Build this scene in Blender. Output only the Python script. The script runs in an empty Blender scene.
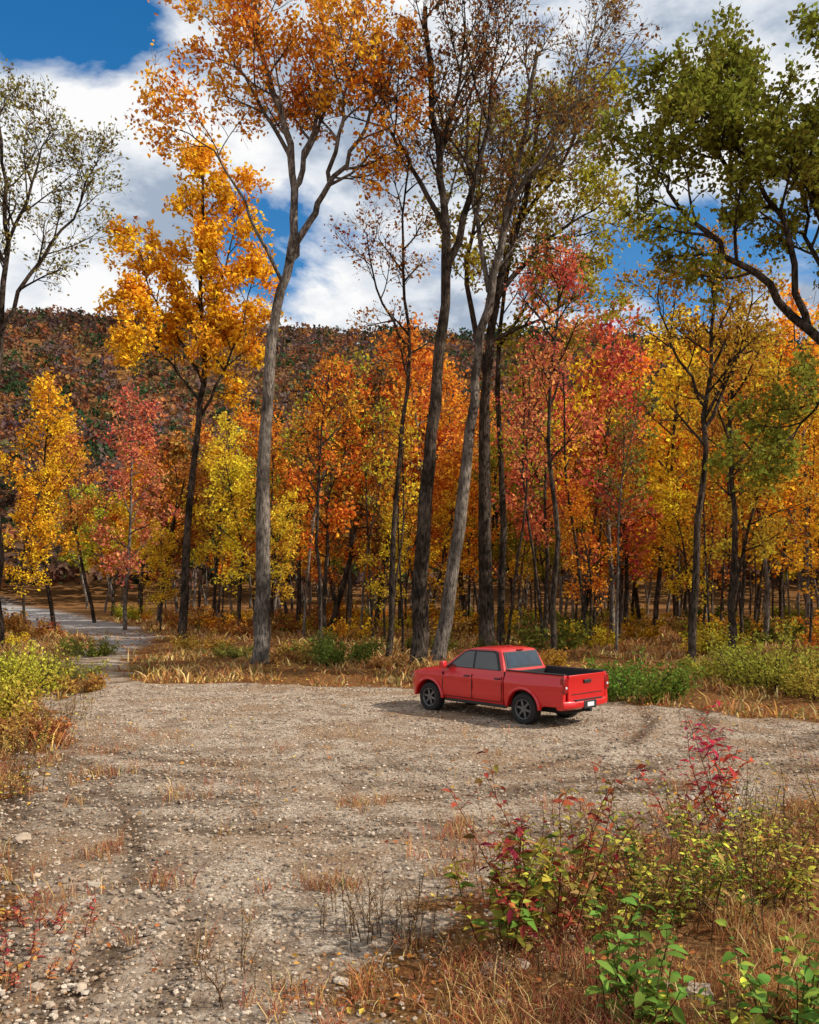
import bpy, bmesh, math, random
import numpy as np
from mathutils import Vector, Matrix
rng = np.random.RandomState(7)
S = 1.1
scene = bpy.context.scene
root = scene.collection
CAM_H = 3.3

# ------------------------------------------------------------------ helpers
def lattice(seed):
    return np.random.RandomState(seed).rand(256,256)
_LAT = {}
def vnoise(x, y, sc, seed=0):
    if seed not in _LAT: _LAT[seed] = lattice(seed)
    L = _LAT[seed]
    x = np.asarray(x, float)*sc; y = np.asarray(y, float)*sc
    xi = np.floor(x).astype(int); yi = np.floor(y).astype(int)
    fx = x-xi; fy = y-yi
    fx = fx*fx*(3-2*fx); fy = fy*fy*(3-2*fy)
    a = L[xi%256, yi%256]; b = L[(xi+1)%256, yi%256]
    c = L[xi%256, (yi+1)%256]; d = L[(xi+1)%256, (yi+1)%256]
    return (a*(1-fx)+b*fx)*(1-fy)+(c*(1-fx)+d*fx)*fy
def fbm(x, y, sc, seed=0, o=4):
    s = 0; a = 0.5; t = 0
    for i in range(o):
        s = s+a*vnoise(x, y, sc*(2**i), seed+i); t += a; a *= 0.5
    return s/t
def sstep(a, b, v):
    t = np.clip((v-a)/(b-a), 0, 1); return t*t*(3-2*t)

def sdf(poly, x, y):
    x = np.asarray(x, float); y = np.asarray(y, float)
    best = np.full(x.shape, 1e9); inside = np.zeros(x.shape, bool)
    n = len(poly)
    for i in range(n):
        ax, ay = poly[i]; bx, by = poly[(i+1)%n]
        ex, ey = bx-ax, by-ay
        t = np.clip(((x-ax)*ex+(y-ay)*ey)/(ex*ex+ey*ey), 0, 1)
        best = np.minimum(best, np.hypot(x-ax-t*ex, y-ay-t*ey))
        if by != ay:
            c = ((ay > y) != (by > y)) & (x < (bx-ax)*(y-ay)/(by-ay)+ax)
            inside ^= c
    return np.where(inside, best, -best)

LOT = [(a*S, b*S) for a, b in [(-16,42),(-13.4,42),(-10.5,31),(-8.2,27.2),(-0.3,26),(5.1,23.0),(9,19.5),(16,17.5),(26,16),(26,11),
       (9,12.2),(5.8,11.6),(2.4,9.4),(0.6,8.0),(-0.2,6.9),(-0.6,5.4),(-1.2,3),(-5,3),(-3.9,7.5),(-5.4,10.5),(-6.4,13.5),(-7.3,17.5),(-9.5,22),(-11.5,28),(-14.5,34)]]
ROAD = [(a*S, b*S) for a, b in [(-13.5,40),(-16,40.5),(-17,47),(-29,66),(-38,74),(-85,120),(-95,165),(-77,159),(-50,118),(-19.5,62),(-14.5,50)]]
def lotmask(x, y):
    d = sdf(LOT, x, y)+(fbm(x, y, 0.5, 11)-0.5)*2.6+(fbm(x, y, 2.5, 17)-0.5)*0.8
    return d
def roadmask(x, y):
    return sdf(ROAD, x, y)+(fbm(x, y, 0.4, 31)-0.5)*2.0
def gz(x, y):
    x = np.asarray(x, float); y = np.asarray(y, float)
    z = (fbm(x, y, 0.25, 3)-0.5)*0.25*sstep(24, 40, y)
    d = sdf(LOT, x, y)
    off = sstep(0.2, -2.5, d)
    z = z+off*((fbm(x, y, 0.8, 5)-0.35)*0.28)
    z = z+(fbm(x, y, 1.2, 8)-0.5)*0.08*sstep(30, 5, y)
    z = z+sstep(4.6, 0.5, y)*1.45*np.where(y < 5, 1, 0)
    hill = sstep(150, 640, y)*(176+34*(fbm(x+500, y, 0.004, 21)-0.5)*2)
    hill = hill+sstep(150, 300, y)*(fbm(x, y, 0.015, 24)-0.5)*12
    return z+hill

def cross(a, b): return np.cross(a, b)
def norm(v): return v/(np.linalg.norm(v, axis=-1, keepdims=True)+1e-9)

class MB:
    """quad mesh builder"""
    def __init__(s): s.V=[]; s.F=[]; s.M=[]; s.T=[]; s.C=[]; s.n=0; s.sm=[]
    def add(s, V, F, m=0, t=0.5, c=None, smooth=True):
        V = np.asarray(V, float).reshape(-1,3); F = np.asarray(F, int).reshape(-1,4)
        s.V.append(V); s.F.append(F+s.n); s.M.append(np.full(len(F), m, int))
        t = np.broadcast_to(np.asarray(t, float), (len(V),)); s.T.append(t)
        if c is None: c = np.zeros((len(V),3))
        s.C.append(np.broadcast_to(np.asarray(c, float), (len(V),3)))
        s.sm.append(np.full(len(F), smooth))
        s.n += len(V)
    def mesh(s, name, mats):
        V=np.concatenate(s.V); F=np.concatenate(s.F); M=np.concatenate(s.M)
        me=bpy.data.meshes.new(name)
        me.vertices.add(len(V)); me.vertices.foreach_set('co', V.ravel())
        me.loops.add(F.size); me.loops.foreach_set('vertex_index', F.ravel().astype(np.int32))
        me.polygons.add(len(F))
        me.polygons.foreach_set('loop_start', np.arange(0, F.size, 4, dtype=np.int32))
        me.polygons.foreach_set('loop_total', np.full(len(F), 4, dtype=np.int32))
        me.polygons.foreach_set('material_index', M.astype(np.int32))
        me.polygons.foreach_set('use_smooth', np.concatenate(s.sm))
        for m in mats: me.materials.append(m)
        a=me.attributes.new('t','FLOAT','POINT'); a.data.foreach_set('value', np.concatenate(s.T))
        a=me.attributes.new('lc','FLOAT_VECTOR','POINT'); a.data.foreach_set('vector', np.concatenate(s.C).ravel())
        me.update(calc_edges=True)
        return me
    def obj(s, name, mats, loc=(0,0,0), color=None):
        return put(name, s.mesh(name, mats), loc, color)

def put(name, me, loc=(0,0,0), color=None, rot=0, sc=(1,1,1)):
    o=bpy.data.objects.new(name, me); root.objects.link(o)
    o.location=loc; o.rotation_euler=(0,0,rot); o.scale=sc
    if color is not None: o.color=(*color,1)
    return o

def tube(mb, pts, rad, sides=6, m=0):
    pts=np.asarray(pts,float); rad=np.asarray(rad,float); k=len(pts)
    T=norm(np.gradient(pts, axis=0)); mean=T.mean(0)
    ref=np.eye(3)[np.argmin(np.abs(mean))]
    U=norm(cross(T, ref)); W=cross(T, U)
    a=np.arange(sides)*2*np.pi/sides
    V=pts[:,None]+rad[:,None,None]*(np.cos(a)[None,:,None]*U[:,None]+np.sin(a)[None,:,None]*W[:,None])
    i=np.arange(k-1)[:,None]*sides; j=np.arange(sides)[None]; j2=(j+1)%sides
    F=np.stack([i+j, i+j2, i+sides+j2, i+sides+j], -1).reshape(-1,4)
    mb.add(V.reshape(-1,3), F, m)

def leaves(mb, c, size, m=1, up=0.5, r=rng, t=None, col=None, asp=0.62):
    n=len(c); c=np.asarray(c)
    nrm=norm(r.normal(size=(n,3))+np.array([0,0,up]))
    u=norm(cross(nrm, r.normal(size=(n,3)))); v=cross(nrm,u)
    s=(size*(0.6+0.8*r.rand(n)))[:,None]
    fold=nrm*s*0.12
    V=np.stack([c-u*s*0.5, c+v*s*0.5*asp+fold, c+u*s*0.5, c-v*s*0.5*asp+fold],1).reshape(-1,3)
    F=np.arange(4*n).reshape(n,4)
    if t is None: t=r.rand(n)
    if col is not None: col=np.repeat(col,4,0)
    mb.add(V, F, m, np.repeat(t,4), col, smooth=False)

# ------------------------------------------------------------------ materials
def newmat(name):
    m=bpy.data.materials.new(name); m.use_nodes=True
    nt=m.node_tree; nt.nodes.clear()
    out=nt.nodes.new('ShaderNodeOutputMaterial')
    return m, nt, out
def N(nt, t, **kw):
    n=nt.nodes.new(t)
    for k,v in kw.items():
        if k in n.inputs: n.inputs[k].default_value=v
        else: setattr(n,k,v)
    return n
def L(nt,a,b): nt.links.new(a,b)
def ramp(nt, stops, fac=None):
    r=nt.nodes.new('ShaderNodeValToRGB'); e=r.color_ramp.elements
    while len(e)<len(stops): e.new(0.5)
    for i,(p,c) in enumerate(stops):
        e[i].position=p; e[i].color=(*c,1) if len(c)==3 else c
    if fac is not None: L(nt,fac,r.inputs[0])
    return r
def mixc(nt, f, a, b, mode='MIX'):
    n=nt.nodes.new('ShaderNodeMix'); n.data_type='RGBA'; n.blend_type=mode
    for s,v in ((n.inputs[0],f),(n.inputs[6],a),(n.inputs[7],b)):
        if hasattr(v,'is_output') or hasattr(v,'links'): L(nt,v,s)
        elif isinstance(v,(int,float)): s.default_value=v
        else: s.default_value=(*v,1)
    return n.outputs[2]
def math_(nt, op, a, b=0.0, c=None):
    n=nt.nodes.new('ShaderNodeMath'); n.operation=op
    for i,v in enumerate((a,b) if c is None else (a,b,c)):
        if hasattr(v,'links'): L(nt,v,n.inputs[i])
        else: n.inputs[i].default_value=v
    return n.outputs[0]

def leaf_material(name, attrcol=False, trans=0.4):
    m,nt,out=newmat(name)
    at=N(nt,'ShaderNodeAttribute',attribute_name='t')
    geo=N(nt,'ShaderNodeNewGeometry')
    nz=N(nt,'ShaderNodeTexNoise'); nz.inputs['Scale'].default_value=0.5; nz.inputs['Detail'].default_value=1
    L(nt,geo.outputs['Position'],nz.inputs['Vector'])
    if attrcol:
        base=N(nt,'ShaderNodeAttribute',attribute_name='lc').outputs['Color']
    else:
        base=N(nt,'ShaderNodeObjectInfo').outputs['Color']
    hs=N(nt,'ShaderNodeHueSaturation')
    h=math_(nt,'ADD',math_(nt,'MULTIPLY',at.outputs['Fac'],0.05),math_(nt,'MULTIPLY',nz.outputs['Fac'],0.09))
    h=math_(nt,'ADD',h,0.5-0.065)
    v=math_(nt,'ADD',math_(nt,'MULTIPLY',at.outputs['Fac'],1.0),0.6)
    L(nt,h,hs.inputs['Hue']); L(nt,v,hs.inputs['Value']); L(nt,base,hs.inputs['Color'])
    d=N(nt,'ShaderNodeBsdfDiffuse'); tr=N(nt,'ShaderNodeBsdfTranslucent'); mx=N(nt,'ShaderNodeMixShader')
    L(nt,hs.outputs[0],d.inputs[0]); L(nt,hs.outputs[0],tr.inputs[0]); mx.inputs[0].default_value=trans
    L(nt,d.outputs[0],mx.inputs[1]); L(nt,tr.outputs[0],mx.inputs[2])
    L(nt,mx.outputs[0],out.inputs[0])
    return m
LEAF=leaf_material('leaf',trans=.36); LEAFC=leaf_material('leaf_attr',True,0.25)

def bark_material(name,a,b):
    m,nt,out=newmat(name)
    tc=N(nt,'ShaderNodeTexCoord'); mp=N(nt,'ShaderNodeMapping'); mp.inputs['Scale'].default_value=(5,5,1.3)
    L(nt,tc.outputs['Object'],mp.inputs[0])
    nz=N(nt,'ShaderNodeTexNoise'); nz.inputs['Scale'].default_value=2.4; nz.inputs['Detail'].default_value=5; nz.inputs['Roughness'].default_value=0.75
    L(nt,mp.outputs[0],nz.inputs[0])
    n2=N(nt,'ShaderNodeTexNoise'); n2.inputs['Scale'].default_value=1.1; n2.inputs['Detail'].default_value=3; L(nt,tc.outputs['Object'],n2.inputs[0])
    r=ramp(nt,[(0.40,a),(0.60,b)],nz.outputs['Fac'])
    c=mixc(nt,ramp(nt,[(.4,(0,0,0)),(.65,(.8,.8,.8))],n2.outputs['Fac']).outputs[0],r.outputs[0],[x*0.6 for x in a])
    bs=N(nt,'ShaderNodeBsdfDiffuse')
    L(nt,c,bs.inputs['Color'])
    bp=N(nt,'ShaderNodeBump'); bp.inputs['Strength'].default_value=1.0; bp.inputs['Distance'].default_value=0.08
    L(nt,nz.outputs['Fac'],bp.inputs['Height']); L(nt,bp.outputs[0],bs.inputs['Normal'])
    L(nt,bs.outputs[0],out.inputs[0]); return m
BARK_G=bark_material('bark_grey',(0.07,0.055,0.045),(0.32,0.27,0.22))
BARK_D=bark_material('bark_dark',(0.022,0.017,0.013),(0.14,0.105,0.08))

def principled(name,col,rough=0.5,metal=0.0,coat=0.0,spec=None,noise=0.0,nscale=20):
    m,nt,out=newmat(name)
    b=N(nt,'ShaderNodeBsdfPrincipled'); b.inputs['Roughness'].default_value=rough; b.inputs['Metallic'].default_value=metal
    b.inputs['Coat Weight'].default_value=coat; b.inputs['Coat Roughness'].default_value=0.05
    if spec is not None: b.inputs['Specular IOR Level'].default_value=spec
    tc=N(nt,'ShaderNodeTexCoord'); nz=N(nt,'ShaderNodeTexNoise'); nz.inputs['Scale'].default_value=nscale; nz.inputs['Detail'].default_value=4
    L(nt,tc.outputs['Object'],nz.inputs[0])
    L(nt,mixc(nt,math_(nt,'MULTIPLY',nz.outputs['Fac'],noise),col,[c*0.3 for c in col]),b.inputs['Base Color'])
    L(nt,b.outputs[0],out.inputs[0]); return m

# ------------------------------------------------------------------ ground
def spaced(lo, hi, mid_lo, mid_hi, step, grow):
    a=list(np.arange(mid_lo, mid_hi, step)); s=step; v=a[-1]
    while v<hi: s*=grow; v+=s; a.append(v)
    s=step; v=a[0]; pre=[]
    while v>lo: s*=grow; v-=s; pre.append(v)
    return np.array(pre[::-1]+a)
gx=spaced(-1500,1500,-9,9,0.08,1.045); gy=spaced(-400,1500,4,27,0.08,1.03)
X,Y=np.meshgrid(gx,gy)
Z=gz(X,Y)
lm=lotmask(X,Y); gm=sstep(-0.5,0.9,lm); rm=sstep(-0.4,1.0,roadmask(X,Y))
WX=X+(fbm(X,Y,0.25,77)-0.5)*1.6
def arc(cx,cy,R,w):
    d=np.abs(np.hypot(WX-cx,Y-cy)-R); return np.exp(-(d/w)**2)
rut=np.zeros_like(X)
for cx,cy,R in [(-1.5,31,17.6),(-1.5,31,16.0),(-1.5,31,17.1),(0.5,29,13.6),(0.5,29,15.2),(0.2,30,18.6),(0.2,30,18.1),(-14,8,11.2),(-14,8,9.6),(-18,9,13.3),(-19,4,17.3),(-19,4,15.7),(3,35,19.5),(3,35,21.1),(-3,24,9.5),(-3,24,11)]:
    rut=np.maximum(rut,arc(cx,cy,R,0.19)*(0.7+0.3*math.sin(cx*7+R*5)))
rut*=sstep(0.22,0.52,fbm(X,Y,0.35,55))*(0.35+fbm(X,Y,2.5,57)*1.1)
Z=Z-rut*gm*0.04
ny,nx=X.shape
idx=np.arange(ny*nx).reshape(ny,nx)
F=np.stack([idx[:-1,:-1],idx[:-1,1:],idx[1:,1:],idx[1:,:-1]],-1).reshape(-1,4)
mb=MB(); mb.add(np.stack([X,Y,Z],-1).reshape(-1,3),F,0,0.5,np.stack([gm,rm,rut],-1).reshape(-1,3))

m,nt,out=newmat('ground_soil')
tc=N(nt,'ShaderNodeTexCoord'); P=tc.outputs['Object']
at=N(nt,'ShaderNodeAttribute',attribute_name='lc'); sp=N(nt,'ShaderNodeSeparateXYZ'); L(nt,at.outputs['Vector'],sp.inputs[0])
def noise(sc,det=4,rough=0.6):
    n=N(nt,'ShaderNodeTexNoise'); n.inputs['Scale'].default_value=sc; n.inputs['Detail'].default_value=det; n.inputs['Roughness'].default_value=rough
    L(nt,P,n.inputs[0]); return n.outputs['Fac']
big=noise(0.35,4,0.65); med=noise(1.3,6,0.75); fine=noise(11,6,0.78); tiny=noise(60,2,0.7)
vo=N(nt,'ShaderNodeTexVoronoi'); vo.inputs['Scale'].default_value=20; L(nt,P,vo.inputs['Vector'])
vo2=N(nt,'ShaderNodeTexVoronoi'); vo2.inputs['Scale'].default_value=8; L(nt,P,vo2.inputs['Vector'])
g1=ramp(nt,[(0.34,(0.20,0.12,0.07)),(0.47,(0.52,0.375,0.25)),(0.60,(0.82,0.66,0.49))],fine).outputs[0]
gpeb=ramp(nt,[(0.0,(0.24,0.19,0.15)),(0.35,(0.52,0.41,0.31)),(0.7,(0.68,0.56,0.43)),(1.0,(0.90,0.82,0.70))],
     None); spc=N(nt,'ShaderNodeSeparateColor'); L(nt,vo.outputs['Color'],spc.inputs[0]); L(nt,spc.outputs[0],gpeb.inputs[0])
gr=mixc(nt,0.45,g1,gpeb.outputs[0])
gr=mixc(nt,ramp(nt,[(0.47,(0,0,0)),(0.58,(0.85,0.85,0.85))],med).outputs[0],gr,mixc(nt,fine,(0.17,0.11,0.07),(0.42,0.30,0.21)))
gr=mixc(nt,ramp(nt,[(0.48,(0,0,0)),(0.60,(0.7,0.7,0.7))],big).outputs[0],gr,mixc(nt,fine,(0.30,0.17,0.09),(0.52,0.34,0.20)))
gr=mixc(nt,math_(nt,'MULTIPLY',sp.outputs[2],0.9),gr,(0.15,0.095,0.058))
fl=ramp(nt,[(0.35,(0.05,0.027,0.012)),(0.5,(0.24,0.12,0.045)),(0.65,(0.46,0.28,0.12))],fine).outputs[0]
fl=mixc(nt,ramp(nt,[(0.40,(0,0,0)),(0.6,(0.7,0.7,0.7))],med).outputs[0],fl,(0.26,0.10,0.035))
rd=ramp(nt,[(0.3,(0.30,0.27,0.25)),(0.7,(0.54,0.50,0.46))],fine).outputs[0]
gm2=ramp(nt,[(0.38,(0,0,0)),(0.58,(1,1,1))],math_(nt,'ADD',math_(nt,'MULTIPLY',sp.outputs[0],0.66),math_(nt,'MULTIPLY',math_(nt,'ADD',med,fine),0.20))).outputs[0]
c=mixc(nt,gm2,fl,gr); c=mixc(nt,sp.outputs[1],c,rd)
b=N(nt,'ShaderNodeBsdfDiffuse')
L(nt,c,b.inputs['Color'])
hgt=math_(nt,'ADD',math_(nt,'MULTIPLY',vo.outputs['Distance'],-0.8),math_(nt,'ADD',math_(nt,'MULTIPLY',fine,1.6),math_(nt,'ADD',math_(nt,'MULTIPLY',tiny,0.4),math_(nt,'MULTIPLY',vo2.outputs['Distance'],-0.9))))
bp=N(nt,'ShaderNodeBump'); bp.inputs['Strength'].default_value=1.0; bp.inputs['Distance'].default_value=0.07
L(nt,hgt,bp.inputs['Height']); L(nt,bp.outputs[0],b.inputs['Normal']); L(nt,b.outputs[0],out.inputs[0])
mb.obj('ground',[m])

# ------------------------------------------------------------------ stones
g=np.array([(x,y,z) for x in (-1,0,1) for y in (-1,0,1) for z in (-1,0,1)],float)
key={tuple(v):i for i,v in enumerate(g.astype(int))}
quads=[]
for ax in range(3):
    o=[a for a in range(3) if a!=ax]
    for sgn in (-1,1):
        for i in (-1,0):
            for j in (-1,0):
                q=[]
                for di,dj in ((0,0),(1,0),(1,1),(0,1)):
                    v=[0,0,0]; v[ax]=sgn; v[o[0]]=i+di; v[o[1]]=j+dj; q.append(key[tuple(v)])
                quads.append(q)
ROCKF=np.array(quads); ROCKV=norm(g)*np.where(np.abs(g).sum(1,keepdims=True)>2.5,1.12,1.0); ROCKV[13]=0
def stones(mb,x,y,s,col,r,flat=0.6,sink=0.25):
    n=len(x); z=gz(x,y)
    V=np.broadcast_to(ROCKV,(n,27,3)).copy(); V+=r.normal(size=V.shape)*0.13
    V*=s[:,None,None]*np.stack([0.7+0.6*r.rand(n),0.6+0.5*r.rand(n),np.full(n,flat)*(0.6+0.6*r.rand(n))],-1)[:,None]
    a=r.rand(n)*6.28; ca,sa=np.cos(a)[:,None],np.sin(a)[:,None]
    vx=V[...,0]*ca-V[...,1]*sa; vy=V[...,0]*sa+V[...,1]*ca
    V=np.stack([vx+x[:,None],vy+y[:,None],V[...,2]+(z+s*flat*(0.6-sink))[:,None]],-1)
    F=(ROCKF[None]+np.arange(n)[:,None,None]*27).reshape(-1,4)
    mb.add(V.reshape(-1,3),F,0,0.5,np.repeat(col,27,0),smooth=False)
m,nt,out=newmat('stone')
at=N(nt,'ShaderNodeAttribute',attribute_name='lc'); tc=N(nt,'ShaderNodeTexCoord')
nz=N(nt,'ShaderNodeTexNoise'); nz.inputs['Scale'].default_value=18; nz.inputs['Detail'].default_value=4; L(nt,tc.outputs['Object'],nz.inputs[0])
b=N(nt,'ShaderNodeBsdfDiffuse')
L(nt,mixc(nt,nz.outputs['Fac'],at.outputs['Color'],mixc(nt,1.0,at.outputs['Color'],(0.45,0.40,0.36),'MULTIPLY')),b.inputs['Color'])
L(nt,b.outputs[0],out.inputs[0]); STONE=m
r=np.random.RandomState(3)
n=46000
y=5+ (r.rand(n)**1.7)*24; x=(r.rand(n)-0.5)*(y*1.15+3)
k=lotmask(x,y)>r.rand(n)*2.2-1.2; x,y=x[k],y[k]
s=0.007+0.018*r.rand(len(x))**3+0.0006*y
pal=np.array([(0.54,0.42,0.31),(0.36,0.28,0.21),(0.66,0.53,0.40),(0.74,0.63,0.50),(0.46,0.30,0.19),(0.22,0.18,0.15)])
mb=MB(); stones(mb,x,y,s,pal[r.randint(0,6,len(x))]*(0.75+0.45*r.rand(len(x),1)),r); mb.obj('gravel_stones',[STONE])
mb=MB(); n=700
y=5+r.rand(n)*24; x=(r.rand(n)-0.5)*(y*1.1+3)
d=sdf(LOT,x,y); k=(np.abs(d)<1.6)&((x<-2)|(r.rand(n)<0.35)); x,y=x[k],y[k]
x=np.concatenate([x,-2.3-r.rand(150)*2.4]); y=np.concatenate([y,5.8+r.rand(150)*5])
s=0.022+0.045*r.rand(len(x))**2
stones(mb,x,y,s,pal[r.randint(0,4,len(x))]*(0.7+0.4*r.rand(len(x),1)),r,flat=0.6)
big=np.array([(0.75,7.3,.15),(0.98,7.42,.10),(2.3,6.75,.13),(2.05,6.9,.08),(-3.6,8.3,.09),(-5.1,11.2,.11),(-6.7,15,.18),(-7.4,17.6,.15)])
stones(mb,big[:,0],big[:,1],big[:,2],pal[r.randint(0,4,len(big))]*0.8,r,flat=0.5)
mb.obj('rocks',[STONE])

# ------------------------------------------------------------------ grass
def grass(name,x,y,h,w,col,r,lean=0.5):
    n=len(x); z=gz(x,y)-0.02; a=r.rand(n)*6.28; b=r.rand(n)*6.28
    base=np.stack([x,y,z],-1); side=np.stack([np.cos(a),np.sin(a),np.zeros(n)],-1)*w[:,None]*0.5
    ld=np.stack([np.cos(b),np.sin(b),np.zeros(n)],-1)*(h*lean*(0.2+r.rand(n)))[:,None]
    up=np.stack([np.zeros(n),np.zeros(n),h],-1)
    p1=base+up*0.55+ld*0.35; p2=base+up*(0.95-0.25*r.rand(n))[:,None]+ld
    V=np.stack([base-side,base+side,p1-side*.8,p1+side*.8,p2-side*.15,p2+side*.15],1).reshape(-1,3)
    F=(np.array([[0,1,3,2],[2,3,5,4]])[None]+np.arange(n)[:,None,None]*6).reshape(-1,4)
    mb=MB(); mb.add(V,F,0,np.repeat(r.rand(n),6),np.repeat(col,6,0),smooth=False)
    return mb.obj(name,[LEAFC])
def pick(r,n,cols,w=None):
    cols=np.array(cols); return cols[r.choice(len(cols),n,p=w)]
r=np.random.RandomState(5)
n=250000
y=4.8+r.rand(n)**1.2*15; x=(r.rand(n)-0.5)*(y*1.15+3)
lmv=lotmask(x,y); tuft=fbm(x,y,1.6,41)+0.6*(fbm(x,y,5,42)-0.5)
k=(lmv<-0.1)&(tuft>0.38+0.25*r.rand(n)) | (lmv<1.8)&(tuft>0.66)&(r.rand(n)<.5) | (tuft>0.76)&(r.rand(n)<.6)
x,y=x[k],y[k]; print('near grass',len(x))
zone=fbm(x,y,0.6,61)
c1=pick(r,len(x),[(0.46,0.24,0.10),(0.60,0.40,0.19),(0.44,0.13,0.07),(0.38,0.10,0.06),(0.20,0.18,0.05)],[.28,.22,.26,.18,.06])
c1=c1*(0.7+0.5*zone[:,None])
grass('dry_grass',x,y,0.08+0.28*r.rand(len(x))**1.7,0.005+0.006*r.rand(len(x)),c1,r,0.9)
n=170000
y=17+r.rand(n)**1.3*75; x=(r.rand(n)-0.5)*(y*1.25+6)
lmv=lotmask(x,y); rmv=roadmask(x,y); tuft=fbm(x,y,0.7,43)+.5*(fbm(x,y,0.2,46)-.5)
k=(lmv<0.1)&(rmv<0)&(tuft>0.42+0.22*r.rand(n)); x,y=x[k],y[k]; print('far grass',len(x))
c1=pick(r,len(x),[(0.48,0.27,0.10),(0.60,0.42,0.20),(0.40,0.17,0.06),(0.20,0.19,0.05),(0.45,0.18,0.06)],[.26,.24,.24,.10,.16])
z1=fbm(x,y,0.35,62)
c1=c1*(0.5+1.0*z1[:,None])
grass('meadow_grass',x,y,(0.10+0.45*r.rand(len(x))**2.2)*(0.5+z1),0.02+0.0011*y,c1,r,1.1)
n=32000
y=5+r.rand(n)**1.2*60; x=(r.rand(n)-0.5)*(y*1.2+4)
lmv=lotmask(x,y); k=(lmv<0.3)|(r.rand(n)<0.05); x,y=x[k],y[k]
mb=MB(); leaves(mb,np.stack([x,y,gz(x,y)+0.025],-1),0.045+0.0020*y,0,up=3,r=r,col=pick(r,len(x),[(0.50,0.20,0.05),(0.42,0.12,0.04),(0.50,0.30,0.06),(0.32,0.14,0.07)]))
mb.obj('fallen_leaves',[LEAFC])

# ------------------------------------------------------------------ trees
def spawn(br, lf, r, p, d, Lh, rad, lvl, prm):
    k=prm.get('seg',[7,6,5,3])[lvl]; step=Lh/(k-1); pts=[p]; dd=d.copy()
    for i in range(k-1):
        dd=dd+r.normal(size=3)*prm['wob'][lvl]+np.array([0,0,prm['trop'][lvl]]); dd/=np.linalg.norm(dd)
        p=p+dd*step; pts.append(p)
    pts=np.array(pts); children(br,lf,r,pts,rad,lvl,prm)
def children(br,lf,r,pts,rad,lvl,prm,rend=None,f0=None,skipn=None):
    k=len(pts)
    rads=np.linspace(rad,(rad*0.35 if rend is None else rend),k); br.append((pts,rads,lvl))
    mx=prm['max']
    if lvl<mx:
        nc=prm['n'][lvl] if skipn is None else skipn; f0=prm['f0'][lvl] if f0 is None else f0
        base=r.rand()*6.28
        for i in range(nc):
            f=f0+(1-f0)*(i+r.rand()*0.8)/nc; f=min(f,0.995)
            q=f*(k-1); a=int(q); pp=pts[a]*(1-(q-a))+pts[min(a+1,k-1)]*(q-a)
            t=norm(pts[min(a+1,k-1)]-pts[a]); ang=math.radians(prm['ang'][lvl]*(0.7+0.6*r.rand())*(1-0.25*f))
            az=base+i*2.4+r.rand()*0.8
            ref=np.array([1.,0,0]) if abs(t[2])>0.7 else np.array([0,0,1.])
            u=norm(cross(t,ref)); w=cross(t,u)
            nd=t*math.cos(ang)+(u*math.cos(az)+w*math.sin(az))*math.sin(ang)
            shape=prm['shape'](((f-f0)/(1-f0+1e-6))) if lvl==0 else (1-0.55*f)
            cl=prm['len'][lvl]*shape*(0.65+0.7*r.rand())
            cr=min(rads[a]*0.65, prm['crad'][lvl]*(0.6+0.6*r.rand())*(0.5+0.5*shape))
            spawn(br,lf,r,pp,nd,cl,cr,lvl+1,prm)
    if lvl>=prm['leaflvl']:
        nl=prm['nleaf'][lvl]
        if r.rand()<prm.get('clump',1.0):
            nl=r.poisson(nl)
            q=(0.2+0.8*r.rand(nl))*(k-1); a=np.minimum(q.astype(int),k-2); f=(q-a)[:,None]
            lf.append(pts[a]*(1-f)+pts[a+1]*f+r.normal(size=(nl,3))*prm['spread'])
PRM=dict(max=3,n=[16,6,5,0],f0=[0.4,0.25,0.2,0],ang=[58,48,45,0],len=[4.2,2.0,0.9,0],crad=[0.075,0.03,0.012],wob=[.05,.10,.16,.2],trop=[0.03,.06,.03,0],
   leaflvl=2,nleaf=[0,0,6,9],spread=0.2,shape=lambda f:(0.65+0.9*f if f<0.35 else 0.97-0.75*((f-0.35)/0.65)),clump=0.85,leaf=0.19)
def P_(**k): d=dict(PRM); d.update(k); return d
def finish(name,br,lf,prm,r,bark):
    mb=MB()
    for pts,rads,lvl in br:
        tube(mb,pts,np.maximum(rads,prm.get('rmin',0.006)),[10,6,4,3][lvl])
    if lf: leaves(mb,np.concatenate(lf),prm['leaf'],1,up=0.4,r=r)
    return mb.mesh(name,[bark,LEAF])

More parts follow.
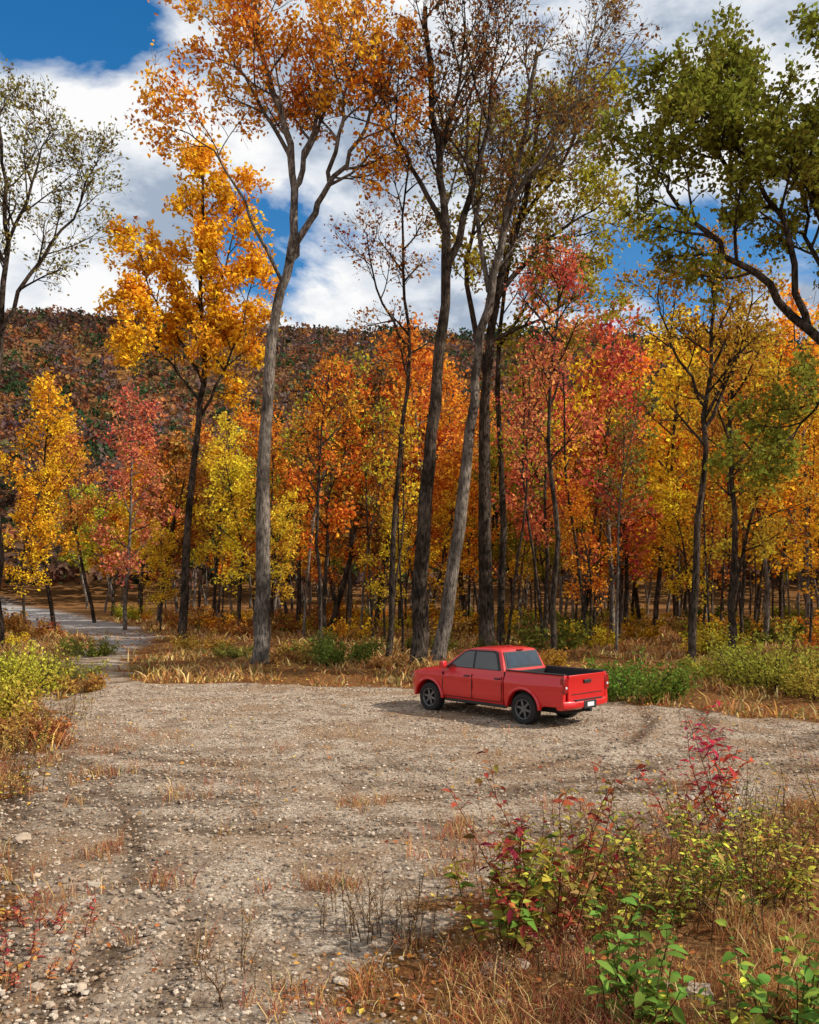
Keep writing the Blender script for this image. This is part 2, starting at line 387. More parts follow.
def hero(name,x,y,trunk,limbs,r0,prm,color,bark,seed,ntop=10,f0=0.55,nl=7,limb_r=0.55):
    """trunk: list of (dx,dz[,dy]) in metres from the base"""
    r=np.random.RandomState(seed); br=[];lf=[]
    def path(P,jit=0.14):
        P=[(p+(0,))[:3] for p in P]; P=np.array([(a,c,b) for a,b,c in P])
        out_=[]
        for i in range(len(P)-1):
            p0=P[max(i-1,0)];p1=P[i];p2=P[i+1];p3=P[min(i+2,len(P)-1)]
            for s in np.arange(0,1,0.25):
                out_.append(0.5*((2*p1)+(-p0+p2)*s+(2*p0-5*p1+4*p2-p3)*s*s+(-p0+3*p1-3*p2+p3)*s**3))
        out_.append(P[-1]); o=np.array(out_); o[1:]+=r.normal(size=(len(o)-1,3))*jit*np.array([.5,1,.2]); return o
    T=path(trunk,0.09); T[0,2]=-0.3
    zf=T[:,2]/T[-1,2]
    rads=r0*(1-0.74*np.clip(zf,0,1))*(1+r.normal(size=len(T))*.04)
    children(br,lf,r,T,r0,0,prm,f0=f0,skipn=ntop)
    br[0]=(np.vstack([T[:1],T[:1]+[0,0,0.45],T[1:]]),np.concatenate([[r0*1.7,r0*1.12],rads[1:]]),0)
    for lb in limbs:
        Pp=path(lb['p'])
        Pp[:,1]+=np.linspace(0,1,len(Pp))*lb.get('dy',0)
        children(br,lf,r,Pp,r0*lb.get('r',limb_r),0,prm,rend=0.02,f0=lb.get('f0',0.25),skipn=lb.get('n',nl))
    me=finish(name,br,lf,prm,r,bark)
    return put(name,me,(x,y,float(gz(x,y))),color)
def sc(lst): return [tuple(v*S for v in p) for p in lst]
ORANGE=(0.76,0.28,0.035); GOLD=(0.80,0.42,0.035); YEL=(0.78,0.53,0.05); RED=(0.60,0.11,0.04); PINK=(0.68,0.19,0.10); RUST=(0.50,0.19,0.05)
OLIVE=(0.20,0.20,0.035); YGREEN=(0.42,0.38,0.04); BROWN=(0.32,0.16,0.05)

# left grey maple with the orange crown
hero('orange_maple_tree',-5.8*S,33*S,sc([(0,0),(.1,4.1),(.25,10.3),(.7,13.8),(1.25,16.1),(1.3,18.4),(1.0,20.8),(.1,23.5),(-.2,25.6)]),
  [dict(p=sc([(1.1,15.6),(1.9,17.2),(2.7,18.6),(3.8,20.3),(4.85,22),(5.3,24)]),r=.5,f0=.35,n=10),
   dict(p=sc([(.85,14.8),(-.3,17.2),(-1.4,19.2),(-2.8,20.2)]),r=.24,f0=.6,n=5,dy=-1),
   dict(p=sc([(1.3,18.4),(1.9,20.4),(2.4,22.5),(2.9,25.2)]),r=.4,f0=.2,n=10,dy=1),
   dict(p=sc([(2.7,18.6),(3.2,21),(3.4,23),(3.9,25.6)]),r=.3,f0=.2,n=9,dy=-1.5),
   dict(p=sc([(1.2,19.5),(.2,21.5),(-1,23.5),(-1.6,25)]),r=.3,f0=.2,n=8,dy=1)],
  0.35,P_(n=[9,6,5,0],len=[3.1,1.7,0.85,0],ang=[50,48,45,0],leaf=0.21,nleaf=[0,0,6,8.5],clump=0.82,shape=lambda f:1-.4*f),(0.70,0.29,0.035),BARK_G,1,ntop=11,f0=.72)
# golden maple
hero('golden_maple_tree',-12.3*S,46*S,sc([(0,0),(.3,6),(.8,11),(1.2,15),(1.0,19),(1.1,23),(1.2,26)]),
  [dict(p=sc([(.9,12),(2.2,14.5),(3.2,17),(3.8,20)]),r=.4,f0=.2,n=9),dict(p=sc([(1.1,14),(-.3,16.5),(-1.7,19),(-2.5,22)]),r=.4,f0=.2,n=9),dict(p=sc([(1.1,15.5),(1.8,18.5),(2.7,21.5),(2.9,24.5)]),r=.35,f0=.1,n=9),
   dict(p=sc([(.9,13),(-.6,15),(-1.9,16.5),(-2.7,18)]),r=.3,f0=.25,n=8,dy=-1)],
  0.27,P_(n=[14,6,5,0],len=[2.9,1.7,0.9,0],leaf=0.28,nleaf=[0,0,8,11],clump=.92),(0.80,0.43,0.035),BARK_D,2,ntop=16,f0=.44)
# centre cluster
bare=P_(n=[9,7,6,0],len=[3.8,2.2,1.1,0],ang=[42,42,40,0],leaf=0.18,nleaf=[0,0,2.4,3.8],clump=.7,rmin=0.010,trop=[0.05,.10,.05,0])
hero('tall_oak_tree',.33*S,33*S,sc([(0,0),(.3,6.5),(.75,11.2),(1.1,15),(1.0,18.2),(.6,21.3),(.2,25.5)]),
  [dict(p=sc([(1.1,15.2),(2.1,18.3),(2.8,21.8),(3.2,25)]),r=.5,n=9),dict(p=sc([(1.0,17),(-.3,19.6),(-1.3,21.4),(-1.9,23)]),r=.35,n=7,dy=1),dict(p=sc([(.75,19.5),(1.5,22),(1.8,25)]),r=.3,n=7,dy=-1.5)],
  0.37,bare,(0.28,0.12,0.04),BARK_D,3,ntop=9,f0=.62)
hero('tall_oak_tree',1.17*S,35*S,sc([(0,0),(.7,4.1),(1.3,9.5),(1.85,13.6),(2.55,16.9),(3.4,21),(4.0,25)]),
  [dict(p=sc([(2.1,15.2),(1.5,19),(1.2,22),(1.3,25)]),r=.4,n=8,dy=1),dict(p=sc([(3.0,18.9),(4.6,21.2),(5.8,23.4),(6.6,25.5)]),r=.4,n=9,dy=-.5),dict(p=sc([(2.7,17.6),(3.6,19.5),(5.6,20.4)]),r=.28,n=7,dy=-2)],
  0.33,bare,(0.28,0.14,0.04),BARK_G,4,ntop=9,f0=.62)
hero('oak_tree',3.65*S,40*S,sc([(0,0),(-.1,7),(0,12.7),(.5,16.9),(1.8,21.2),(2.5,25.5)]),
  [dict(p=sc([(.5,16.5),(2.2,18.6),(4,20),(5.8,21)]),r=.4,n=10),dict(p=sc([(0,12.7),(-.8,17.4),(-.3,22),(0,25)]),r=.45,n=10,dy=1.5),dict(p=sc([(1.2,19.5),(3.4,22.5),(4.6,25)]),r=.35,n=9,dy=-1),dict(p=sc([(.2,14.5),(2.5,15.6),(5.2,17.4)]),r=.3,n=8,dy=1)],
  0.40,P_(n=[10,7,5,0],len=[3.6,2,1,0],leaf=0.25,nleaf=[0,0,5,8],clump=.7),(0.40,0.32,0.045),BARK_D,5,ntop=10,f0=.6)
hero('slender_oak_tree',4.5*S,42*S,sc([(0,0),(.1,8),(-.2,14),(.4,19),(.9,23)]),[dict(p=sc([(0,15),(1.6,17.5),(2.5,20)]),r=.5,n=6)],
  0.22,bare,RUST,BARK_D,6,ntop=9,f0=.55)
hero('slender_oak_tree',-.9*S,37*S,sc([(0,0),(.3,7),(.9,13),(.6,18),(.9,22)]),[dict(p=sc([(.8,13.5),(-.5,16),(-1,18.5)]),r=.5,n=6)],
  0.15,P_(n=[9,6,5,0],len=[2.6,1.5,.8,0],nleaf=[0,0,2,4],clump=.6,leaf=.18),RUST,BARK_D,7,ntop=12,f0=.45)
# left edge tree
hero('sparse_ash_tree',-20.3*S,42*S,sc([(0,0),(-.1,6),(-.1,12),(.1,16),(.4,20),(.2,24),(-.4,28)]),
  [dict(p=sc([(0,15),(1.6,18.4),(3.6,21.3),(5.0,24)]),r=.5,n=10,f0=.2),dict(p=sc([(.3,19.4),(1.6,23),(2.6,26)]),r=.4,n=9,f0=.15),dict(p=sc([(-.1,13),(-2.5,17),(-4,22)]),r=.5,n=8),dict(p=sc([(.3,19),(-1.6,23),(-2.6,27)]),r=.4,n=8)],
  0.27,P_(n=[9,7,6,0],len=[3.4,2.0,1.0,0],ang=[44,42,40,0],leaf=0.20,nleaf=[0,0,2.2,4.2],clump=.75,rmin=.01),(0.26,0.21,0.06),BARK_D,8,ntop=9,f0=.6)
# right oak with limbs into the frame
hero('green_oak_tree',14.4*S,26*S,sc([(0,0),(-.2,5),(-.6,8.8),(-.3,12),(.3,16),(.8,20)]),
  [dict(p=sc([(-.6,8.6),(-1.9,10.4),(-3.4,12.2),(-5,13.5),(-6.4,15.1),(-7.0,16.2)]),r=.5,n=10,f0=.42),
   dict(p=sc([(-2.2,10.8),(-2.75,13.6),(-4.1,15.9),(-5.4,17.6)]),r=.35,n=12,f0=.35),
   dict(p=sc([(-.6,9.6),(-1.6,14),(-2.9,17.2),(-3.9,19)]),r=.45,n=13,f0=.35,dy=1),
   dict(p=sc([(-.4,11),(-.6,15),(-1.6,18.6)]),r=.4,n=11,f0=.3,dy=-1),
   dict(p=sc([(-1.4,11.5),(-1.9,14),(-1.8,16.5)]),r=.3,n=9,f0=.25,dy=1.5),
   dict(p=sc([(-4.1,15.2),(-5.0,16.6),(-6.1,18.2)]),r=.25,n=8,f0=.2,dy=.5),
   dict(p=sc([(-.4,8),(2.5,12),(5,16)]),r=.5,n=9,f0=.3),
   dict(p=sc([(-1.5,9.9),(-2.0,8.4),(-3.0,7.2)]),r=.2,n=6,f0=.3)],
  0.38,P_(n=[9,6,5,0],len=[2.25,1.3,.7,0],ang=[55,48,45,0],leaf=0.20,nleaf=[0,0,7,11],spread=.16,clump=.85,shape=lambda f:1-.3*f),(0.23,0.22,0.032),BARK_D,9,ntop=9,f0=.6)
# slim trees right
hero('slim_maple_tree',9.9*S,30*S,sc([(0,0),(.25,4),(.55,8.9),(.8,12),(.9,15)]),[dict(p=sc([(.5,8.5),(1.6,11),(2.2,13.5)]),r=.5,n=6),dict(p=sc([(.6,9.5),(-.6,11.5),(-1.2,13.5)]),r=.4,n=6)],
  0.17,P_(n=[9,6,5,0],len=[2.5,1.3,.7,0],leaf=.17,nleaf=[0,0,3.5,6],clump=.7),(0.54,0.30,0.04),BARK_D,10,ntop=13,f0=.42)
hero('slim_maple_tree',13.6*S,36*S,sc([(0,0),(.2,5),(0,10),(.3,14)]),[dict(p=sc([(.1,8),(1.6,10),(2.2,13)]),r=.5,n=6)],
  0.19,P_(len=[2.8,1.5,.8,0],leaf=.2,nleaf=[0,0,4,6],clump=.7),(0.56,0.34,0.04),BARK_D,11,ntop=13,f0=.4)
hero('slim_maple_tree',5.9*S,35*S,sc([(0,0),(.1,5),(-.15,10),(.2,14),(.3,16)]),[],0.15,P_(len=[2.8,1.4,.8,0],leaf=.19,nleaf=[0,0,3.5,5.5],clump=.7),PINK,BARK_D,12,ntop=15,f0=.4)
hero('slim_maple_tree',-3.7*S,36*S,sc([(0,0),(-.2,5),(-.1,9),(.3,12)]),[],0.11,P_(len=[2.2,1.2,.7,0],leaf=.17,nleaf=[0,0,3,5],clump=.7),(0.74,.25,.04),BARK_D,13,ntop=12,f0=.45)

# archetypes for the wood
def archetype(nm,seed,f0,n,nl,leaf,H=17.,r0=.17,ln=(3.5,1.8,.95,0),bark=BARK_D,clump=.78):
    r=np.random.RandomState(seed); br=[];lf=[]; kk=9
    pts=[np.array([0,0,-.3])]; d=np.array([r.normal()*.05,r.normal()*.05,1.])
    for j in range(kk): d=norm(d+np.array([r.normal()*.07,r.normal()*.07,0])); pts.append(pts[-1]+d*H/kk)
    pr=P_(n=n,f0=[f0,.25,.2,0],len=list(ln),leaf=leaf,nleaf=nl,spread=.25,clump=clump,wob=[.05,.12,.16,.2],ang=[64,50,45,0],rmin=.012)
    children(br,lf,r,np.array(pts),r0,0,pr,rend=.03)
    return finish(nm,br,lf,pr,r,bark)
types=[archetype('wood_tree_%d'%i,100+i,[.22,.3,.42,.3,.38,.22,.48,.33,.5][i],[17,6,3,0],[0,0,8,11.5],.28,bark=BARK_D if i%4 else BARK_G,ln=(3.8,1.75,.95,0)) for i in range(9)]
fars=[archetype('far_wood_tree_%d'%i,150+i,[.3,.4,.45,.35,.5][i],[14,5,2,0],[0,0,9,11],.42,bark=BARK_D if i%2 else BARK_G,clump=.85) for i in range(5)]
pools=[archetype('pole_tree_%d'%i,200+i,.5,[11,4,3,0],[0,0,4,6],.24,16,.10,(2.2,1.3,.8,0),BARK_D if i else BARK_G,.6) for i in range(3)]

r=np.random.RandomState(21)
def mid(name,px,d,h,col,typ=None,w=1.0):
    d=d*S; x=(px-409.5)/850*d; typ=r.randint(0,9) if typ is None else typ
    s=h*S/17.
    put(name,types[typ],(x,d,float(gz(x,d))),tuple(c*(.9+.2*r.rand()) for c in col),r.rand()*6.28,(s*w,s*w,s))
for a in [('red_maple_tree',125,60,16.3,PINK,0),('orange_maple_tree',55,62,17.2,GOLD,1),('golden_maple_tree',25,58,11,GOLD,5),('golden_maple_tree',215,66,16,YEL,3),
  ('golden_maple_tree',238,52,11,YEL,5),('orange_maple_tree',325,50,16.0,(0.78,0.21,0.04),3),('orange_maple_tree',375,60,19,ORANGE,2),('orange_maple_tree',290,66,16,ORANGE,1),
  ('orange_maple_tree',425,54,18.5,(0.70,0.25,0.04),4),('red_maple_tree',545,45,14.8,PINK,7),('red_maple_tree',612,50,18.5,(0.66,0.15,0.08),0),('orange_maple_tree',580,60,19,ORANGE,1),
  ('golden_maple_tree',655,55,19,YEL,3),('orange_maple_tree',765,45,15.5,ORANGE,4),('golden_maple_tree',728,40,11.5,(0.62,0.40,0.05),7),('orange_maple_tree',808,50,19.5,(0.80,0.34,0.03),0),
  ('orange_maple_tree',835,36,12,GOLD,5),('orange_maple_tree',500,58,17,(0.6,.22,.05),1),('red_maple_tree',465,64,18,(0.58,0.17,0.05),3),('golden_maple_tree',590,44,8.5,ORANGE,5),
  ('orange_maple_tree',160,70,16,(0.62,0.30,0.06),7),('orange_maple_tree',95,72,16.5,(.62,.26,.06),2),('oak_tree',690,62,19,ORANGE,6),('golden_maple_tree',350,75,15,YGREEN,5),
  ('golden_maple_tree',520,70,15,YEL,0),('golden_maple_tree',690,46,9,YEL,5),('oak_tree',640,72,19,YGREEN,2),('golden_maple_tree',445,50,9,GOLD,5),('golden_maple_tree',270,47,8,YEL,5),('orange_maple_tree',160,56,7,GOLD,5),('golden_maple_tree',385,48,8,YEL,5),
  ('orange_maple_tree',350,56,13,ORANGE,0),('orange_maple_tree',620,58,13,(.78,.22,.05),5),('golden_maple_tree',480,52,11,ORANGE,3),('golden_maple_tree',780,55,14,GOLD,5)]:
    mid(*a)
cols=[ORANGE,GOLD,YEL,RUST,BROWN,YGREEN,PINK,RED,(0.60,0.30,0.05),OLIVE]
pw=np.array([.20,.15,.12,.15,.06,.12,.06,.04,.10,.04]); pw/=pw.sum()
cnt=0; placed=[]
tries=0
while cnt<160 and tries<9000:
    tries+=1
    y=60+r.rand()**1.2*80; x=(r.rand()-.5)*(y*1.3+16)
    if x<-8 and y<72: continue
    if roadmask(np.array([x]),np.array([y]))[0]>-3: continue
    if any((x-a)**2+(y-b)**2<20 for a,b in placed): continue
    placed.append((x,y)); cnt+=1
    col=np.array(cols[r.choice(len(cols),p=pw)])*(.7+.4*r.rand()); h=(12.5+6.5*r.rand())/17
    lib=types if y<76 else fars
    put('hardwood_tree',lib[r.randint(0,len(lib))],(x,y,float(gz(x,y))),tuple(col),r.rand()*6.28,(h*1.2,h*1.2,h))
cnt=0;tries=0
while cnt<120 and tries<5000:
    tries+=1
    y=40+r.rand()*60; x=(r.rand()-.5)*(y*1.3+12)
    if lotmask(np.array([x]),np.array([y]))[0]>-2.5 or roadmask(np.array([x]),np.array([y]))[0]>-2.5: continue
    if x<-7 and y<62: continue
    if any((x-a)**2+(y-b)**2<4 for a,b in placed): continue
    placed.append((x,y)); cnt+=1
    col=np.array(cols[r.choice(len(cols),p=pw)]); h=.65+.45*r.rand()
    put('young_hardwood_tree',pools[r.randint(0,3)],(x,y,float(gz(x,y))),tuple(col),r.rand()*6.28,(h,h,h*1.1))
for x,y,h in [(-30,40,20),(-36,55,22),(32,34,20),(36,46,22),(-28,28,18),(-44,45,20),(44,38,20)]:
    put('hardwood_tree',fars[r.randint(0,5)],(x,y,float(gz(x,y))),cols[r.randint(0,4)],r.rand()*6.28,(h/17,)*3)

# distant hillside wood
r=np.random.RandomState(9)
n=9500
y=155+r.rand(n)**.9*510; x=(r.rand(n)-.5)*(y*1.2+60)
z=gz(x,y); rad=2.8+2.8*r.rand(n); K=24
cc=pick(r,n,[(0.17,0.09,0.06),(0.34,0.12,0.05),(0.15,0.10,0.085),(0.24,0.12,0.07),(0.05,0.085,0.035),(0.42,0.20,0.06),(0.16,0.14,0.06),(0.16,0.095,0.10)],[.16,.14,.18,.14,.18,.06,.08,.06])  # crown palette, with some aerial haze mixed in as muted purple-brown tones
zone=fbm(x,y,0.012,88); cc=cc*(.35+.95*zone[:,None])
ridge=(y>560)&(r.rand(n)<.5); cc[ridge]=(0.03,0.055,0.028)
dirs=norm(r.normal(size=(n,K,3))); dirs[...,2]=np.abs(dirs[...,2])*1.3-.25
C=np.stack([x,y,z+rad*1.4],-1)[:,None]+dirs*(rad[:,None]*(.6+.5*r.rand(n,K)))[...,None]
mb=MB(); leaves(mb,C.reshape(-1,3),2.1,0,up=.8,r=r,t=.2+.4*r.rand(n*K),col=np.repeat(cc,K,0)*(.8+.4*r.rand(n*K,1)),asp=.8)
mb.obj('distant_forest',[LEAFC])

# ------------------------------------------------------------------ shrubs and undergrowth
def shrub(name,x,y,w,h,col,seed,nst=26,leaf=.11,per=95,bark=BARK_D):
    r=np.random.RandomState(abs(seed)); mb=MB(); L_=[]
    for i in range(nst):
        a=r.rand()*6.28; rr=math.sqrt(r.rand())*w*.5
        d=norm(np.array([math.cos(a)*w*.22,math.sin(a)*w*.22,h*.8])+r.normal(size=3)*.12*h)
        Lh=h*(.5+.6*r.rand())*(1-.35*rr/(w*.5)); k=6; p=np.array([math.cos(a)*rr*.8,math.sin(a)*rr*.8,-.05]); pts=[p]
        for j in range(k-1):
            d=norm(d+r.normal(size=3)*.15+np.array([math.cos(a),math.sin(a),-.1])*.05*w); p=p+d*Lh/(k-1); pts.append(p)
        pts=np.array(pts); tube(mb,pts,np.linspace(.012,.004,k)*(1+h*.3),4)
        q=(.1+.9*r.rand(per))*(k-1); aa=np.minimum(q.astype(int),k-2); f=(q-aa)[:,None]
        L_.append(pts[aa]*(1-f)+pts[aa+1]*f+r.normal(size=(per,3))*.055*(w+h)*.5)
    leaves(mb,np.concatenate(L_),leaf,1,up=.7,r=r)
    return put(name,mb.mesh(name,[bark,LEAF]),(x,y,float(gz(x,y))),col)
def at(px,d): return ((px-409.5)/850*d,d)
for px,d,w,h,c,nst in [(640,25.4,2.7,1.85,(0.15,0.20,0.03),52),(342,36,2.2,2.1,(0.14,0.17,0.03),40),(778,27.5,3.3,2.9,(0.32,0.28,0.045),70),(828,25,2.4,2.0,(0.38,0.29,0.05),36),
    (300,40,2.5,1.2,(0.34,0.22,0.05),22),(8,25.5,2.4,2.4,(0.46,0.38,0.05),46),(50,29,2.6,1.7,(0.24,0.21,0.045),34),(-12,20,2.2,1.8,(0.44,0.35,0.05),30),(90,42,2.4,1.4,(0.16,0.16,0.03),24),(200,45,2.8,1.3,(0.45,0.25,0.05),24),
    (75,27,1.8,1.0,(0.38,0.19,0.05),24),(540,35,2.0,1.3,(0.45,0.23,0.04),20),(715,31,2.2,1.4,(0.36,0.28,0.05),24),(12,17.8,1.6,1.2,(0.42,0.18,0.06),30),(285,37,2.2,.9,(.38,.18,.06),20),(240,40,2.4,1.0,(.2,.17,.04),20),(390,34,1.6,.8,(.40,.20,.06),18),(560,30,2,.8,(.42,.23,.07),18)]:
    x,y=at(px,d); shrub('shrub',x,y,w,h,c,int(px*7+d),nst)
us=[]
for i in range(3):
    o=shrub('undergrowth_bush',0,0,3.0,2.4,YEL,900+i,nst=22,leaf=.22,per=36); us.append(o.data); bpy.data.objects.remove(o)
r=np.random.RandomState(31); c=0
while c<140:
    y=41+r.rand()*55; x=(r.rand()-.5)*(y*1.3+10)
    if lotmask(np.array([x]),np.array([y]))[0]>-3 or roadmask(np.array([x]),np.array([y]))[0]>-2: continue
    if x<-7 and y<56 and r.rand()<.75: continue
    c+=1; col=np.array([YEL,GOLD,YGREEN,RUST,ORANGE,OLIVE,BROWN][r.randint(0,7)])*(.55+.4*r.rand()); s=.4+.8*r.rand()
    put('undergrowth_bush',us[r.randint(0,3)],(x,y,float(gz(x,y))),tuple(col),r.rand()*6.28,(s,s,s))

# ------------------------------------------------------------------ near plants with real leaf blades
ts=np.array([0,.2,.45,.7,.9,1.]); wd=np.array([.02,.32,.5,.38,.16,.0])
def bladeleaves(mb,base,dirn,size,r,m=1,t=None,wf=.42,col=None):
    n=len(base); dirn=norm(dirn); side=norm(cross(dirn,np.array([0,0,1.])+r.normal(size=(n,3))*.35)); nr=cross(side,dirn)
    V=[]; droop=.15+.35*r.rand(n)
    for k in range(6):
        c=base+dirn*(size*ts[k])[:,None]-np.array([0,0,1.])*(size*droop*ts[k]**2)[:,None]
        w=(size*wd[k]*wf)[:,None]
        V+= [c-side*w+nr*w*.35, c, c+side*w+nr*w*.35]
    V=np.stack(V,1)
    f=[]
    for k in range(5):
        b=k*3; f+=[[b,b+1,b+4,b+3],[b+1,b+2,b+5,b+4]]
    F=(np.array(f)[None]+np.arange(n)[:,None,None]*18).reshape(-1,4)
    if t is None: t=r.rand(n)
    mb.add(V.reshape(-1,3),F,m,np.repeat(t,18),None if col is None else np.repeat(col,18,0),smooth=True)
STEM_R=bark_material('stem_red',(0.10,0.02,0.02),(0.28,0.07,0.05)); STEM_B=bark_material('stem_brown',(0.06,0.035,0.02),(0.25,0.16,0.09))
def weed(name,x,y,nst,h,col,seed,leaf=.09,per=16,spread=.3,lean=.25,wf=.42,stem=None,w0=.006,branchy=0,lo=.15,cols=None):
    r=np.random.RandomState(seed); mb=MB()
    for i in range(nst):
        a=r.rand()*6.28; hh=h*(.5+.6*r.rand()); p=np.array([math.cos(a),math.sin(a),0])*spread*r.rand()*.9; p[2]=float(gz(x+p[0],y+p[1]))-float(gz(x,y))-.03
        d=norm(np.array([math.cos(a)*lean,math.sin(a)*lean,1.])); stems=[]
        def st(p,d,hh,rad,n=7):
            pts=[p]
            for j in range(n-1): d=norm(d+r.normal(size=3)*.09+np.array([0,0,-.015*j*lean])); p=p+d*hh/(n-1); pts.append(p)
            pts=np.array(pts); tube(mb,pts,np.linspace(rad,rad*.35,n),5); stems.append((pts,hh)); return pts
        pts=st(p,d,hh,w0)
        for b in range(branchy):
            q=2+r.randint(0,4); a2=r.rand()*6.28; st(pts[q],norm(np.array([math.cos(a2),math.sin(a2),1.1])),hh*.35,w0*.5,5)
        for pts,L_ in stems:
            n=max(1,int(per*L_/hh)); q=(lo+(1-lo)*(np.arange(n)+r.rand(n)*.5)/n)*(len(pts)-1); aa=np.minimum(q.astype(int),len(pts)-2); f=(q-aa)[:,None]
            bs=pts[aa]*(1-f)+pts[aa+1]*f; az=np.arange(n)*2.4+r.rand(n)
            dr=np.stack([np.cos(az),np.sin(az),.35+r.normal(size=n)*.35],-1)
            if per>0: bladeleaves(mb,bs,dr,leaf*(.4+.8*r.rand(n))*(1.1-.45*q/len(pts)),r,wf=wf,col=None if cols is None else pick(r,n,cols))
    return put(name,mb.mesh(name,[stem or STEM_B,LEAFC if cols is not None else LEAF]),(x,y,float(gz(x,y))),col)
def atg(px,py):
    d=CAM_H*850/(py-588); return ((px-409.5)/850*d,d)
G1=(0.12,0.19,0.03); G2=(0.30,0.30,0.045); RD=(0.36,0.04,0.04); YG=(0.50,0.41,0.06); DR=(0.42,0.21,0.08); BR=(0.30,0.16,0.07)
W=[ # name,px,py,nst,h,col,leaf,per,spread,lean,wf,branchy,stem,cols
 ('pokeweed_plant',545,950,11,1.6,RD,.15,24,.42,.24,.45,2,STEM_R,[(0.24,0.035,0.03),(0.36,0.08,0.04),(0.22,0.16,0.04),BR]),
 ('pokeweed_plant',502,948,11,1.25,G2,.17,22,.32,.25,.5,1,STEM_R,[G2,YG,G1]),
 ('pokeweed_plant',575,910,9,1.3,RD,.14,20,.40,.28,.45,2,STEM_R,[(0.30,0.035,0.03),(0.32,0.22,0.05),G2,BR]),
 ('leafy_weed',600,940,16,.9,G2,.11,24,.6,.35,.40,2,STEM_B,[G2,YG,(0.35,0.22,0.05),G1,BR]),
 ('leafy_weed',650,915,16,.95,G2,.11,24,.6,.35,.40,2,STEM_B,[YG,G2,G1,DR]),
 ('leafy_weed',700,910,16,1.0,G2,.11,24,.7,.35,.40,2,STEM_B,[G2,G1,DR,YG]),
 ('leafy_weed',755,900,16,1.0,G2,.11,24,.7,.35,.40,2,STEM_B,[YG,G2,(0.40,0.12,0.05),BR]),
 ('leafy_weed',810,905,14,.95,G2,.11,24,.7,.35,.40,2,STEM_B,[YG,G2,BR]),
 ('leafy_weed',720,860,14,.85,G2,.10,22,.9,.35,.40,2,STEM_B,[YG,DR,G2,BR]),
 ('leafy_weed',800,850,14,.85,G2,.10,22,.9,.35,.40,2,STEM_B,[YG,DR,G2,BR]),
 ('leafy_weed',650,865,10,.65,G2,.10,20,.8,.35,.40,2,STEM_B,[DR,YG,(0.40,0.1,0.05),BR]),
 ('broadleaf_plant',642,1035,13,.9,G1,.17,15,.30,.22,.55,0,STEM_B,[G1,(0.15,0.23,0.04)]),
 ('broadleaf_plant',795,1045,14,.85,G1,.16,15,.45,.35,.55,0,STEM_B,[G1,(0.15,0.22,0.04),G2]),
 ('broadleaf_plant',715,1060,8,.5,YG,.13,10,.35,.5,.5,0,STEM_B,[YG,G1,G2]),
 ('red_sumac_sapling',735,850,5,1.75,RD,.18,24,.3,.3,.35,3,STEM_R,[(0.50,0.04,0.05),(0.40,0.05,0.05)]),
 ('red_sumac_sapling',690,840,4,1.45,RD,.17,20,.25,.4,.35,2,STEM_R,[(0.46,0.05,0.05),(0.36,0.08,0.05)]),
 ('goldenrod_plant',850,830,8,1.1,YG,.1,20,.6,.3,.35,1,STEM_B,[YG,(0.45,0.24,0.05),BR]),
 ('red_weed',30,925,22,.24,RD,.08,14,.8,.6,.35,0,STEM_R,[(0.38,0.05,0.06),(0.42,0.14,0.07)]),
 ('red_weed',15,970,20,.22,RD,.08,14,.6,.6,.35,0,STEM_R,[(0.38,0.05,0.06),(0.42,0.14,0.07)]),
 ('leafy_weed',5,800,12,.8,YG,.09,20,.8,.3,.4,1,STEM_B,[(0.5,0.25,0.08),(0.38,0.15,0.06),BR,YG]),
 ('goldenrod_plant',22,755,16,1.0,YG,.10,22,1.0,.3,.4,1,STEM_B,[YG,(0.45,0.30,0.07),(0.38,0.17,0.06),BR]),
 ('goldenrod_plant',65,718,12,.8,YG,.10,18,1.0,.3,.4,1,STEM_B,[G2,(0.45,0.22,0.07),BR]),
]
for i,(nm,px,py,nst,h,col,lf_,per,spd,ln,wf,brn,stm,cls) in enumerate(W):
    x,y=atg(px,py); weed(nm,x,y,nst,h,col,500+i,lf_,per,spd,ln,wf,stm,.007,brn,cols=cls)
for i,(px,py,n_,h) in enumerate([(375,935,16,.65),(400,940,14,.6),(355,930,9,.55),(240,975,9,.5),(740,860,6,1.7),(765,950,6,1.4),(560,880,9,.9),(620,870,12,.8),(680,880,12,.9),(230,995,5,.4),(780,860,12,1.0),(505,900,8,.8),(15,770,14,1.2),(45,745,14,1.2),(640,1000,9,.7),(590,985,10,.6),(480,985,10,.5),(700,930,10,.9),(540,990,8,.5),(720,830,8,.8),(20,800,12,1.0),(60,735,10,.9),(85,700,10,.8)]):
    x,y=atg(px,py); weed('dry_weed_stalk',x,y,n_,h,(0.2,0.1,0.05),700+i,.035,11,.6 if n_>6 else .25,.12,.5,STEM_B,.005,3,cols=[(0.20,0.11,0.06),(0.40,0.25,0.13)],lo=.4)

